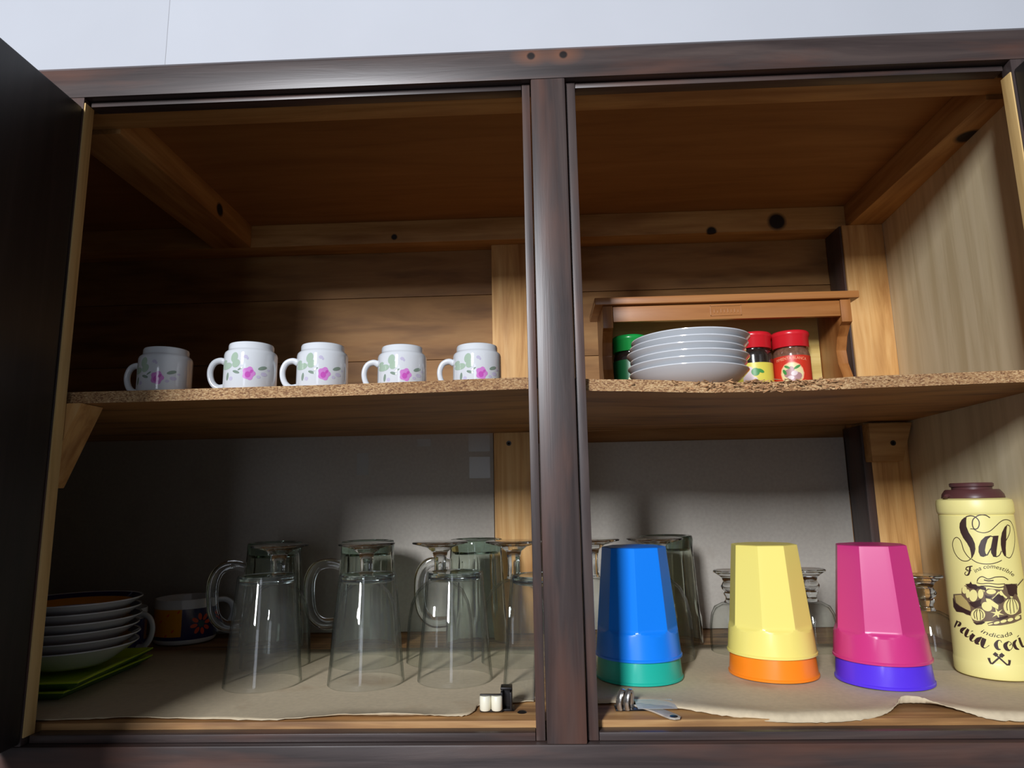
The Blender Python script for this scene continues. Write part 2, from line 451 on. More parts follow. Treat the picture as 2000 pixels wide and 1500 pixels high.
# face frame
b_ = bmesh.new()
prism(b_, [(0, .5746), (0, .6040), (.0048, .6097), (.022, .6097), (.022, .5746)], 'x', -.84, .60, bev=.0009)
mk('top_rail', b_, M['dark_x'], cab)
cb('bottom_rail', (-.84, .60, 0, .022, -.085, -.0119), 'dark_x', .0016)
cb('stile', (-.0162, .0162, 0, .022, -.0119, .5746), 'dark_z', .0016)
cb('stile', (-.52, -.4495, 0, .013, -.0119, .5746), 'dark_z')
cb('door', (-.838, -.5205, -.014, .0215, -.0115, .5742), 'door', .002)  # unseen closed door, added to keep light out of the left bay
cb('stile', (.4267, .56, 0, .013, -.0119, .5746), 'dark_z')
cb('raw_edge', (-.4495, -.4482, .0008, .0135, -.0053, .569), 'raw_edge', .0003)
cb('raw_edge', (.4254, .4267, .0008, .0135, -.0053, .562), 'raw_edge', .0003)
# door stops round each opening
cb('door_stop', (-.4482, -.0252, .0085, .021, .5690, .5742), 'dark_x', .0007)
cb('door_stop', (.0264, .4254, .0085, .021, .5685, .5738), 'dark_x', .0007)
cb('door_stop', (-.4482, -.0252, .0075, .021, -.0116, -.0053), 'dark_x', .0007)
cb('door_stop', (.0264, .4254, .0075, .021, -.0116, -.0053), 'dark_x', .0007)
cb('door_stop', (-.0248, -.0172, .0075, .021, -.0115, .574), 'dark_z', .0007)
cb('door_stop', (.0172, .0260, .0075, .021, -.0115, .574), 'dark_z', .0007)
# carcass
cb('top_panel', (XL, XR, .022, YB, ZC, ZC + .006), 'ply_ceiling', 0)
cb('bottom_panel', (XL, XR, .0212, YB, -.014, 0), 'floor_wood', .001)
b_ = bmesh.new(); prism(b_, [(wall_x(.0135), .0135), (wall_x(YB), YB), (XR + .002, YB), (XR + .002, .0135)], 'z', -.014, ZC + .006)
mk('side_panel', b_, M['ply_side'], cab)
cb('side_panel', (XL - .012, XL, .022, YB, -.014, ZC + .006), 'ply_side', .001)
zs = [-.014, .085, .185, .287, .393, .493, ZC]
for a, c in zip(zs, zs[1:]):
    cb('back_plank', (XL, XR, YB + random.uniform(0, .0006), YB + .008, a + .0004, c - .0004), 'plank', .0006)
cb('batten', (XL, wall_x(.03), .022, .050, .5700, ZC), 'pine_x')            # behind the top rail
cb('batten', (XL, wall_x(.38) - .001, .372, YB, .565, ZC), 'pine_x')         # back rail
cb('batten', (-.502, -.4445, .050, .372, .565, ZC), 'pine_y')
b_ = bmesh.new(); prism(b_, [(.4360, .050), (wall_x(.05), .050), (wall_x(.372), .372), (.4405, .372)], 'z', .565, ZC, bev=.0012)
mk('batten', b_, M['pine_y'], cab)
pc = cb('post', (-.0815, -.019, .392, YB, 0, .565), 'pine_z')
pr = cb('post', (.4290, .4868, .360, YB, 0, .565), 'pine_z')
cb('edge_strip', (.4235, .4345, .3572, .3598, .0005, .2740), 'dark_z', .0008)
cb('edge_strip', (.4235, .4288, .3600, .4090, .0005, .2740), 'dark_z', .0006)
cb('edge_strip', (.4262, .4288, .3625, .4090, .2910, .5645), 'dark_z', .0006)
def screw(x, y, z, par, r=.0036):
    b = bmesh.new(); lathe(b, [(0, 0), (r * .35, 0), (r * .45, .0005), (r, .0006), (r, -.002), (0, -.002)], 20)
    bmesh.ops.rotate(b, verts=b.verts[:], matrix=Matrix.Rotation(PI / 2, 3, 'X'))
    bmesh.ops.translate(b, verts=b.verts[:], vec=(x, y, z))
    return mk('screw', b, M['screw'], par)
screw(-.0597, .3920, .2625, pc)
b_ = bmesh.new(); prism(b_, [(.4262, .2235), (.4665, .2235), (.4835, .2745), (.4262, .2745)], 'y', .338, .3598, bev=.001)
blk = mk('support_block', b_, M['pine_x'], cab); screw(.4555, .338, .2475, blk)
b_ = bmesh.new(); prism(b_, [(-.4975, .2762), (-.4345, .2762), (-.4660, .2000), (-.4975, .2000)], 'y', .0145, .046, bev=.0008)
mk('support_block', b_, M['pine_z'], cab)
# lining sheets on the lower back
ls = cb('lining_sheet', (XL + .002, -.0835, YB - .0032, YB - .0002, .001, .281), 'liner', .0004)
cb('lining_sheet', (-.017, .4230, YB - .0032, YB - .0002, .001, .2625), 'liner', .0004)
for x0, x1, z0, z1 in ((-.285, -.268, .222, .254), (-.196, -.176, .262, .273), (-.120, -.0885, .253, .279), (-.119, -.0885, .214, .245)):
    bx('tape_strip', (x0, x1, YB - .0036, YB - .0032, z0, z1), M['tape'], ls, 0)

# shelf: sagging chipboard with a hardboard face
sx = [(-.78, .2868), (-.45, .2872), (-.225, .2882), (-.02, .2908), (.05, .2868), (.1416, .2832), (.22, .2832), (.30, .2845), (.404, .2860), (.499, .2878)]
def shelf_z(x):
    for (a, za), (c, zc) in zip(sx, sx[1:]):
        if a <= x <= c:
            t = (x - a) / (c - a); t = t * t * (3 - 2 * t) * .6 + t * .4
            return za + (zc - za) * t
    return sx[-1][1]
def shelf_top(x, y):
    k = min(1, max(0, (y - .02) / .36)); k = k * k
    return shelf_z(x) * (1 - k) + .2885 * k
TH = .0107
b_ = bmesh.new()
nx, ys = 170, [.0195, .06, .11, .17, .24, .31, .391]
top, bot = [], []
for i in range(nx + 1):
    x = XL + .001 + (XR - XL - .002) * i / nx
    ch = .0016 * max(0, math.sin((x - .10) / .16 * PI)) if .10 < x < .26 else 0
    jag = random.uniform(-1, 1) * ch
    X_ = lambda y_: x if x < .44 else .44 + (x - .44) * (wall_x(y_) - .0005 - .44) / (XR - .001 - .44)
    top.append([b_.verts.new((X_(y), y + (ch * 1.5 + jag if j == 0 else 0), shelf_top(x, y) - (ch if j == 0 else 0))) for j, y in enumerate(ys)])
    bot.append([b_.verts.new((X_(y), y + (.5 * jag if j == 0 else 0), shelf_top(x, y) - TH)) for j, y in enumerate(ys)])
for i in range(nx):
    for j in range(len(ys) - 1):
        b_.faces.new((top[i][j], top[i + 1][j], top[i + 1][j + 1], top[i][j + 1])).material_index = 1
        b_.faces.new((bot[i][j], bot[i][j + 1], bot[i + 1][j + 1], bot[i + 1][j])).material_index = 1
    b_.faces.new((top[i][0], bot[i][0], bot[i + 1][0], top[i + 1][0])).material_index = 0
    b_.faces.new((top[i][-1], top[i + 1][-1], bot[i + 1][-1], bot[i][-1])).material_index = 0
for e in (0, nx):
    b_.faces.new(top[e] + bot[e][::-1])
shelf = mk('shelf', b_, [M['chip'], M['shelf_face']], cab, angle=30)
b_ = bmesh.new()
for k in range(230):
    x = random.gauss(.178, .045)
    if not .04 < x < .33: continue
    L = random.uniform(.002, .008); t = random.uniform(.0002, .0006)
    z = shelf_z(x) - random.uniform(0, .0105)
    q = bmesh.new(); box(q, -L / 2, L / 2, -t, t, -t, t)
    bmesh.ops.rotate(q, verts=q.verts[:], matrix=Matrix.Rotation(random.uniform(-.5, .5), 3, 'Y') @ Matrix.Rotation(random.uniform(-.9, .9), 3, 'Z'))
    bmesh.ops.translate(q, verts=q.verts[:], vec=(x, .0198 - random.uniform(0, .0012), z))
    me_ = bpy.data.meshes.new('t'); q.to_mesh(me_); q.free(); b_.from_mesh(me_); bpy.data.meshes.remove(me_)
sp = mk('splinters', b_, M['splinter'], shelf, smooth=False); sp['kind'] = 'stuff'

# doors stand open at right angles
for x0, x1, xi in ((-.4700, -.4500, -.4500), (.4280, .4480, .4280)):
    d = cb('door', (x0, x1, -.425, -.0005, -.010, .5635), 'door', .002)
# catches
ct = cb('door_catch', (-.0600, -.0440, .046, .060, 0, .0018), 'black_metal', .0004)
b_ = bmesh.new()
box(b_, -.0555, -.0455, .052, .054, .0018, .0205, bev=.0006); box(b_, -.0555, -.0535, .042, .054, .0018, .0165, bev=.0005); box(b_, -.0475, -.0455, .042, .054, .0018, .0165, bev=.0005); box(b_, -.0555, -.0455, .042, .054, .0185, .0205, bev=.0006)
mk('bracket', b_, M['black_metal'], ct)
for x in (-.0688, -.0588):
    b_ = bmesh.new(); lathe(b_, [(0, .0022), (.0042, .0022), (.0049, .0032), (.0049, .0132), (.0042, .0142), (0, .0142)], 24, cx=x, cy=.0425)
    mk('roller', b_, M['white_roller'], ct)
b_ = bmesh.new(); box(b_, -.0735, -.0545, .0415, .0440, .0142, .0152, bev=.0003); box(b_, -.0735, -.0545, .0410, .0450, .0010, .0022, bev=.0003); box(b_, -.0555, -.0540, .0415, .054, .001, .0152, bev=.0003); mk('roller_plate', b_, M['black_metal'], ct)
b_ = bmesh.new(); lathe(b_, [(0, .0012), (.003, .0010), (.0042, 0), (0, 0)], 20, cx=-.037, cy=.043); mk('screw', b_, M['screw'], ct)
ct = cb('door_catch', (.0440, .0780, .044, .060, 0, .0014), 'black_metal', .0004)
for dx in (0, .0062):
    b_ = bmesh.new(); tube(b_, [(.0475 + dx, .043, .0015), (.0465 + dx, .042, .008), (.0480 + dx, .0425, .0135), (.0500 + dx, .045, .0165), (.0520 + dx, .049, .0135), (.0515 + dx, .051, .0015)], .0016, seg=10, flat=1.7)
    mk('spring_clip', b_, M['spring'], ct)
b_ = bmesh.new(); prism(b_, [(.0600, .054), (.0755, .034), (.0830, .0205), (.0850, .0170), (.0890, .0150), (.0935, .0165), (.0950, .0205), (.0925, .0270), (.0820, .0440), (.0700, .0570)], 'z', .0015, .0027, bev=.0003)
sp_ = mk('strike_plate', b_, M['steel'], ct)
b_ = bmesh.new(); lathe(b_, [(0, .0030), (.0030, .0030), (.0034, .0028), (.0034, .0027), (0, .0027)], 20, cx=.0892, cy=.0205); mk('screw_hole', b_, M['screw'], sp_)
bx('tape_strip', (.0625, .0960, .0385, .0660, .0034, .0037), M['tape'], ct, 0)

# ------------------------------------------------------------------ shelf paper
def sheet(name, front, yback, rows, label):
    b = bmesh.new(); cols = []
    fx = spline([Vector(p) for p in front], 8)
    rr = random.Random(3)
    for p in fx[1:-1]: p.y += rr.uniform(-.0006, .0006); p.z += rr.uniform(-.0002, .0005)
    for p in fx:
        c = [b.verts.new(p)]
        for dy, z in rows:
            c.append(b.verts.new((p.x, p.y + dy, z + .0005 * math.sin(p.x * 60 + dy * 40))))
        for k in range(1, 9):
            y0 = p.y + rows[-1][0]
            c.append(b.verts.new((p.x, y0 + (yback - y0) * k / 8, .0011 + .0003 * math.sin(p.x * 35 + k))))
        cols.append(c)
    for A, B in zip(cols, cols[1:]):
        for i in range(len(A) - 1):
            b.faces.new((A[i], B[i], B[i + 1], A[i + 1]))
    o = mk(name, b, M['paper'], angle=60, recalc=False)
    s = o.modifiers.new('thick', 'SOLIDIFY'); s.thickness = .00035; s.offset = 1
    return tag(o, label, 'paper')
sheet('shelf_paper', [(-.60, .0270, .0012), (-.443, .0252, .0012), (-.377, .0278, .0022), (-.308, .0255, .0012), (-.251, .0222, .0010), (-.200, .0262, .0034), (-.150, .0270, .0044), (-.115, .0280, .0026), (-.088, .0300, .0010), (-.0790, .0420, .0010), (-.0760, .0590, .0010), (-.060, .0640, .0010), (-.0270, .0700, .0012)], .30,
      [(.006, .0011), (.03, .0010)], 'smooth brown paper lining the cabinet floor under the tumblers')
sheet('shelf_paper', [(.0280, .0620, .0012), (.0600, .0640, .0012), (.0900, .0520, .0014), (.0980, .0440, .0018), (.1272, .0300, .0006), (.1550, .0235, -.0012), (.1791, .0185, -.0022), (.2079, .0180, -.0022), (.2400, .0195, -.0010), (.2637, .0270, .0012), (.2790, .0380, .0050), (.2904, .0480, .0095), (.3060, .0470, .0080), (.3155, .0420, .0050), (.3290, .0300, .0020), (.3425, .0190, -.0005), (.3687, .0165, -.0020), (.4100, .0150, -.0025), (.450, .0155, -.0025)], .30,
      [(.004, .0032), (.010, .0038), (.022, .0022), (.04, .0012)], 'crumpled brown paper with a curled torn front edge under the plastic cups')

# ------------------------------------------------------------------ floral mugs, upside down on the shelf
MR, MH = .0245, .0465
mug = empty('floral_mug', (0, 0, 0), '', 'mug', 'floral mugs upside down on the shelf')
b_ = bmesh.new()
lathe(b_, [(.0222, 0), (.0240, 0), (.0245, .0010), (.0245, .0345), (.0240, .0370), (.0226, .0385), (.0213, .0395), (.0209, .0405), (.0209, .0440), (.0203, .0457), (.0185, .0465), (.0165, .0462), (.0155, .0450), (0, .0448), (0, .0420), (.0195, .0415), (.0215, .0370), (.0222, .0340)], 72, closed=False)
# close the inner wall down to the rim
mk('mug_body', b_, M['porcelain'], mug)
b_ = bmesh.new()
def hp(r, z, th=math.radians(-82)): return (r * math.sin(th), -r * math.cos(th), z)
tube(b_, [hp(.0235, .0290), hp(.0285, .0312), hp(.0345, .0290), hp(.0378, .0225), hp(.0376, .0150), hp(.0348, .0085), hp(.0300, .0050), hp(.0238, .0055)], lambda t: .0030 - .0006 * math.sin(t * PI), seg=14, n=6, flat=1.25)
mk('handle', b_, M['porcelain'], mug)
mp_ = lambda off: cylmap(MR, off, math.radians(19))
def U(u): return MR * 1000 * math.asin(max(-.98, min(.98, (u - 530) / 330)))
def V(v): return (752 - v) * .0742
def D(pl): return [[(U(x), V(y)) for x, y in q] for q in pl]
fl = mk('flower_print', decal_bm(D([ell(545, 560, 68, 78, 10)] + [ell(545 + 48 * math.cos(a), 560 + 56 * math.sin(a), 34, 34) for a in (0, 1.25, 2.5, 3.77, 5.0)]), (), mp_(.00012), step=1.5), M['rose'], mug)
mk('petal_print', decal_bm(D([ell(535, 575, 34, 40), ell(575, 535, 16, 26, 30)]), (), mp_(.0002), step=1.5), M['rose_in'], fl)
mk('leaf_print', decal_bm(D([ell(365, 350, 42, 66, 12), ell(275, 455, 64, 44, -10), ell(388, 430, 46, 56, 30), ell(240, 400, 26, 34, 40)]), (), mp_(.00012), step=1.5), M['leaf'], mug)
mk('leaf_print', decal_bm(D([ell(392, 540, 44, 18, 20), ell(700, 483, 52, 22, -22), ell(285, 590, 14, 52, 5), ell(440, 500, 34, 10, -35)]), (), mp_(.00018), step=1.5), M['leaf_dark'], mug)
mk('spray_print', decal_bm(D([ell(500, 345, 26, 22), ell(525, 365, 14, 18), ell(720, 560, 36, 26), ell(660, 600, 24, 20), ell(770, 500, 14, 14), ell(330, 620, 22, 26)]), (), mp_(.0001), step=1.5), M['lilac'], mug)
MUGS = [(-.383, .058, -8, 'white floral mug at the dark left end of the shelf, upside down'),
        (-.294, .050, -2, 'upside down floral mug, second from left, leaning on no neighbour'),
        (-.2275, .062, 0, 'middle upside down floral mug with its whole round handle showing'),
        (-.1525, .082, -3, 'fourth upside down floral mug from the left on the shelf'),
        (-.0775, .090, -6, 'upside down floral mug nearest the central cabinet post')]
MUGS[1] = MUGS[1][:3] + ('upside down floral mug, second from left, with narrow bright glint',)
for i, (x, y, a, lb) in enumerate(MUGS):
    o = mug if i == 0 else dup(mug, (0, 0, 0), lb)
    o.location = (x, y, shelf_top(x, y) + .0002); o.rotation_euler = (0, 0, math.radians(a)); o['label'] = lb

# ------------------------------------------------------------------ white saucers on the shelf
sau = empty('white_saucer', (0, 0, 0), '', 'saucer', 'white saucers stacked on the shelf')
b_ = bmesh.new()
lathe(b_, [(0, .0035), (.022, .0035), (.036, .0068), (.050, .0130), (.0572, .0186), (.0580, .0192), (.0580, .0183), (.052, .0118), (.041, .0046), (.034, .0022), (.0315, 0), (.0290, 0), (.0280, .0018), (0, .0018)], 80)
mk('dish', b_, M['porcelain'], sau)
names = ['white saucer at the bottom of the shelf stack', 'white saucer second from bottom of the shelf stack', 'white saucer third from bottom of the shelf stack', 'white saucer fourth from bottom of the shelf stack', 'white saucer just under the topmost of the shelf stack', 'topmost white saucer of the stack before the spice rack']
for k in range(6):
    o = sau if k == 0 else dup(sau, (0, 0, 0), names[k])
    dx = (.0, -.0015, .0012, -.002, .001, .003)[k]
    o.location = (.1345 + dx, .088, shelf_top(.1345, .088) + .0003 + k * .0066); o['label'] = names[k]

# ------------------------------------------------------------------ spice rack and jars
zr = .2836
rk = empty('spice_rack', (.1985, .205, zr), 'small varnished wooden spice rack standing behind the saucers', 'spice rack')
RX0, RX1 = -.1390, .1390
RT = .123
b_ = bmesh.new(); box(b_, -.1480, .1480, -.044, .033, RT - .0085, RT, bev=.0016); mk('top_board', b_, M['rack_x'], rk)
b_ = bmesh.new(); box(b_, RX0 + .0120, RX1 - .0120, -.0395, -.0330, RT - .0280, RT - .0100, bev=.0008); ap = mk('apron', b_, M['rack_x'], rk)
sidep = [(-.0400, RT - .0090), (-.0400, RT - .0350), (-.0330, RT - .0370), (-.0230, RT - .0480), (-.0170, RT - .0630), (-.0190, RT - .0790), (-.0280, RT - .0950), (-.0360, RT - .1080), (-.0380, RT - .1230), (.0285, RT - .1230), (.0285, RT - .0090)]
for x0, x1 in ((RX0, RX0 + .0115), (RX1 - .0115, RX1)):
    mk('side_bracket', prism(bmesh.new(), sidep, 'x', x0, x1, bev=.0008), M['rack_z'], rk)
bx('back_board', (RX0 + .012, RX1 - .012,   .0240, .0284, .004, RT - .010), M['rack_back'], rk, .0006)
bx('bottom_board', (RX0 + .0118, RX1 - .0118, -.030, .0284, 0, .0035), M['rack_x'], rk, .0006)
# pressed maker's plate: a shallow rounded frame with worn, unreadable marks
b_ = bmesh.new()
x0, x1, z0, z1 = -.0175, .0175, RT - .0242, RT - .0120
for q in ((x0, x1, z0, z0 + .0009), (x0, x1, z1 - .0009, z1), (x0, x0 + .0009, z0, z1), (x1 - .0009, x1, z0, z1)):
    box(b_, q[0], q[1], -.0402, -.0392, q[2], q[3], bev=.0002)
for k in range(8):
    xx = x0 + .004 + k * .0038; hh = (.0044, .0030, .0050, .0038, .0050, .0042, .0048, .0034)[k]
    box(b_, xx, xx + .0010, -.0400, -.0392, z0 + .0034, z0 + .0034 + hh, bev=.0002)
mk('pressed_plate', b_, M['rack_x'], ap)

def jar(name, x, y, label, lidm, bodym):
    j = empty(name, (x, y, zr + .0036), label, 'spice jar', 'spice jars in the rack')
    b = bmesh.new(); lathe(b, [(0, 0), (.0192, 0), (.0205, .0015), (.0205, .0530), (.0195, .0580), (.0178, .0600), (.0172, .0605), (.0172, .0625), (0, .0625)], 56); mk('jar_body', b, M[bodym], j)
    b = bmesh.new(); lathe(b, [(0, .0618), (.0200, .0618), (.0203, .0622), (.0203, .0735), (.0212, .0750), (.0216, .0768), (.0213, .0790), (.0200, .0805), (.0180, .0810), (0, .0812)], 56); mk('lid', b, M[lidm], j)
    return j
def band(R, th0, th1, z0, z1, m, par, name='label', off=.0002):
    f = cylmap(R, off); k = R * 1000
    pl = [(k * math.radians(th0), z0), (k * math.radians(th1), z0), (k * math.radians(th1), z1), (k * math.radians(th0), z1)]
    return mk(name, decal_bm([pl], (), f, step=1.8), M[m], par)
JR = .0205
j = jar('spice_jar', .2795, .2000, 'spice jar with red cap and red label with oval picture', 'lid_red', 'spice')
lb = band(JR, -140, 110, 1, 51, 'label_red', j)
th = -21
f = lambda o: cylmap(JR, o, math.radians(th))
mk('oval_print', decal_bm([ell(0, 30, 13.0, 13.4)], (), f(.00035), step=1.6), M['cream_red'], lb)
mk('oval_print', decal_bm([ell(0, 30, 11.8, 12.2)], (), f(.0005), step=1.6), M['cream'], lb)
mk('picture_print', decal_bm([ell(-4, 30, 5, 5, 20), ell(4, 27, 6, 4.4), ell(1, 23, 5.5, 3.6), ell(-1, 34, 3.4, 4.2)], (), f(.00065), step=1.6), M['mauve'], lb)
mk('picture_print', decal_bm([ell(-8, 32, 1.7, 3.4, 25), ell(5.4, 37, 4.2, 1.4, 30), ell(-5, 37.5, 3.4, 1.4, -30)], (), f(.0008), step=1.6), M['print_green'], lb)
mk('picture_print', decal_bm([ell(2, 30, 3.6, 2.8, 20), ell(-2, 25, 3.6, 2.4)], (), f(.0008), step=1.6), M['garlic'], lb)
v_, f_ = text_on('PIMIENTA BLANCA', (-17, 44.6), (0, 46.2), (17, 44.6), 4.8)
mk('lettering', decal_bm((), (), f(.0004), [(v_, f_)], step=1.6), M['cream_red'], lb)
j = jar('spice_jar', .2370, .2020, 'red capped spice jar with yellow label, half behind the saucers', 'lid_red', 'spice_dark')
lb = band(JR, -140, 100, 1, 44, 'label_yellow', j)
th = -24; f = lambda o: cylmap(JR, o, math.radians(th))
mk('picture_print', decal_bm([ell(-5, 29, 6, 11, -15), ell(-2, 21, 8, 5, 40)], (), f(.00035), step=1.6), M['garlic'], lb)
mk('picture_print', decal_bm([ell(3, 33, 4.6, 4.6), ell(8.5, 34, 4.4, 2, -25)], (), f(.0005), step=1.6), M['print_green'], lb)
mk('lettering', decal_bm([[(1, 13), (14, 13), (14, 16), (1, 16)]], (), f(.0004), step=1.6), M['print_green'], lb)
mk('lettering', decal_bm([[(-6, 5), (13, 5), (13, 6.6), (-6, 6.6)]], (), f(.0004), step=1.6), M['print_green'], lb)
j = jar('spice_jar', .0940, .2000, 'green capped spice jar left of the white saucer stack', 'lid_green', 'spice_dark')
lb = band(JR, -130, 110, 1, 51, 'label_green', j)
th = -8; f = lambda o: cylmap(JR, o, math.radians(th))
mk('oval_print', decal_bm([ell(8, 22, 13, 15)], (), f(.00035), step=1.6), M['cream'], lb)
mk('lettering', decal_bm([[(6, 43), (7.4, 43), (8.5, 46), (9.6, 43), (11, 43), (9.2, 47.5), (7.8, 47.5)]], (), f(.00035), step=1.6), M['cream'], lb)

# ------------------------------------------------------------------ front tumblers, upside down
tb = empty('glass_tumbler', (0, 0, 0), '', 'glass', 'plain tumblers upside down in front')
b_ = bmesh.new()
lathe(b_, [(.0372, .0006), (.0379, 0), (.0386, .0006), (.0293, .1060), (.0286, .1072), (.0280, .1072), (.0280, .1010), (.0372, .0006)], 72); mk('glass_wall', b_, M['glass'], tb)
b_ = bmesh.new(); lathe(b_, [(0, .0985), (.0255, .0985), (.0278, .1000), (.0279, .1050), (.0262, .1069), (.0150, .1062), (0, .1060)], 64); mk('glass_base', b_, M['glass_base'], tb)
T = [(-.3050, .1395, 'plain clear tumbler at left, in front of the blue flowered cup'), (-.1985, .1410, 'plain clear tumbler second from left in the front row'),
     (-.1085, .1500, 'plain clear tumbler behind the white roller catch'), (-.0185, .1090, 'plain clear tumbler cut off by the central post')]
for i, (x, y, lb) in enumerate(T):
    o = tb if i == 0 else dup(tb, (0, 0, 0), lb)
    o.location = (x, y, .0016); o['label'] = lb; o.rotation_euler = (0, 0, i * .7)

# ------------------------------------------------------------------ footed goblets upside down behind them
gb = empty('glass_goblet', (0, 0, 0), '', 'glass', 'footed goblets upside down in the second row')
b_ = bmesh.new()
lathe(b_, [(.0372, .0005), (.0378, 0), (.0386, .0005), (.0382, .020), (.0368, .045), (.0335, .064), (.0270, .078), (.0170, .087), (.0085, .0905), (0, .0912), (0, .0888), (.0080, .0882), (.0162, .0848), (.0258, .0762), (.0321, .0630), (.0354, .0445), (.0369, .020), (.0372, .0005)], 64); mk('bowl', b_, M['glass_dim'], gb)
b_ = bmesh.new(); lathe(b_, [(0, .0908), (.0085, .0908), (.0075, .0945), (.0068, .104), (.0072, .114), (.0092, .1215), (.0160, .1268), (.0290, .1302), (.0325, .1312), (.0330, .1322), (.0318, .1330), (0, .1322)], 48); mk('foot', b_, M['glass_solid'], gb)
G = [(-.3235, .2200, 'footed goblet behind the leftmost tumbler'), (-.2217, .2250, 'footed goblet behind the second tumbler, in front of a beer mug'), (-.1360, .2320, 'footed goblet whose stem shows left of the third tumbler top'),
     (-.0490, .2250, 'footed goblet just left of the central post'), (.0420, .2340, 'footed goblet between central post and blue cup'), (.1165, .2380, 'footed goblet with round bowl right behind the blue cup')]
for i, (x, y, lb) in enumerate(G):
    o = gb if i == 0 else dup(gb, (0, 0, 0), lb)
    o.location = (x, y, .0016); o['label'] = lb

# ------------------------------------------------------------------ ribbed beer mugs upside down at the back
bg_ = empty('beer_mug', (0, 0, 0), '', 'glass mug', 'ribbed beer mugs upside down at the back')
def ribs(t, z):
    k = min(1, max(0, (z - .030) / .012)) * min(1, max(0, (.122 - z) / .010))
    return 1 - .055 * k * (abs(math.sin(t * 5)) ** .6)
b_ = bmesh.new()
pz = [(.0384, 0), (.0392, .0005), (.0392, .020), (.0394, .030)] + [(.0394 - .0050 * (i / 10), .030 + .090 * i / 10) for i in range(1, 11)] + [(.0342, .126), (.0335, .130), (.0325, .1312), (.0300, .1312), (.0300, .120), (.0325, .110), (.0345, .06), (.0365, .02), (.0384, 0)]
lathe(b_, pz, 120, rf=ribs); mk('glass_wall', b_, M['glass_mug'], bg_)
b_ = bmesh.new(); lathe(b_, [(0, .1120), (.0270, .1130), (.0306, .1165), (.0312, .1290), (.0296, .1312), (.0270, .1312), (.0250, .1296), (0, .1290)], 64); mk('glass_base', b_, M['glass_base'], bg_)
b_ = bmesh.new(); tube(b_, [(-.0350, 0, .1000), (-.0480, 0, .1035), (-.0640, 0, .1000), (-.0730, 0, .0850), (-.0735, 0, .0600), (-.0690, 0, .0400), (-.0560, 0, .0290), (-.0370, 0, .0290)], .0058, seg=12, flat=1.3); mk('handle', b_, M['glass_solid'], bg_)
B = [(-.3650, .3120, .25, 'ribbed beer mug at the back left, beside the flowered cup'), (-.2430, .3150, .1, 'ribbed beer mug behind the second tumbler'), (-.1010, .3150, .05, 'ribbed beer mug before the back post, left of central post'), (.1450, .3230, .4, 'ribbed beer mug behind the blue cup')]
for i, (x, y, a, lb) in enumerate(B):
    o = bg_ if i == 0 else dup(bg_, (0, 0, 0), lb)
    o.location = (x, y, .0016); o.rotation_euler = (0, 0, a); o['label'] = lb

# ------------------------------------------------------------------ small knopped dessert goblets
sg = empty('dessert_goblet', (0, 0, 0), '', 'glass', 'small dessert goblets upside down')
b_ = bmesh.new()
lathe(b_, [(.0258, .0005), (.0263, 0), (.0270, .0005), (.0275, .012), (.0268, .028), (.0245, .042), (.0205, .050), (.0120, .0545), (0, .0552), (0, .0530), (.0115, .0522), (.0190, .0480), (.0230, .0405), (.0254, .028), (.0261, .012), (.0258, .0005)], 56); mk('bowl', b_, M['glass_dim'], sg)
b_ = bmesh.new(); lathe(b_, [(0, .0550), (.0090, .0550), (.0068, .0580), (.0066, .0610), (.0085, .0640), (.0086, .0660), (.0068, .0675), (.0100, .0700), (.0112, .0735), (.0095, .0765), (.0082, .0790), (.0098, .0835), (.0160, .0880), (.0190, .0898), (.0192, .0912), (.0180, .0922), (0, .0918)], 44); mk('foot', b_, M['glass_solid'], sg)
S = [(.3965, .1930, 'small dessert goblet between pink cup and salt canister'), (.3030, .2680, 'small dessert goblet right behind the yellow cup'), (.2085, .2650, 'small dessert goblet peeking out left of the yellow cup')]
for i, (x, y, lb) in enumerate(S):
    o = sg if i == 0 else dup(sg, (0, 0, 0), lb)
    o.location = (x, y, .0018); o['label'] = lb

# ------------------------------------------------------------------ coloured plastic cups, nested in pairs
def cup(x, y, z, col, a, label):
    R0, R1, H, t = .0434, .0332, .1075, .0014
    zs_ = [0, .0012, .010, .0235, .0255, .0262, .027, .028, .029, .0300] + [.0300 + (H - .0300) * i / 8 for i in range(1, 9)]
    def cone(z_): return R0 + (R1 - R0) * z_ / H
    def apo(z_): t_ = min(1, max(0, (z_ - .0245) / .0050)); return cone(z_) * (1 - .074 * t_ * (2 - t_))
    def rf(th_, z_):
        k = (th_ + PI / 8) % (PI / 4) - PI / 8
        if z_ <= .0236: return 1.0
        return min(1.0, apo(z_) / math.cos(k) / cone(z_))
    prof = [(cone(0) - t, 0), (cone(0) + .0006, .0004), (cone(0) + .0006, .0022), (cone(.0030), .0030)] + [(cone(z_), z_) for z_ in zs_ if z_ > .004]
    prof += [(R1 - .0020, H + .0006), (0, H + .0006)]
    inner = [(0, H - t)] + [(cone(z_) - t - (.0030 if z_ > .03 else .0), z_) for z_ in reversed(zs_) if z_ < H - .001] 
    b = bmesh.new()
    seg = 96
    lathe(b, prof + inner, seg, rf=rf)
    o = mk('plastic_cup', b, M['cup_' + col], angle=14)
    o.location = (x, y, z); o.rotation_euler = (0, 0, a)
    return tag(o, label, 'cup', 'coloured plastic cups upside down')
for x, y, c1, c2, a in ((.0805, .1545, 'blue', 'teal', .277), (.2180, .1610, 'yellow', 'orange', -.089), (.3150, .1320, 'pink', 'violet', -.34)):
    side = {'blue': 'beside the central post', 'yellow': 'middle of the three pairs', 'pink': 'near the salt canister'}[c1]
    cup(x, y, .0022, c2, a + .1, '%s plastic cup under the %s one, only its rim band showing' % (c2, c1))
    cup(x, y, .0232, c1, a, 'faceted %s plastic cup upside down, %s' % (c1, side))

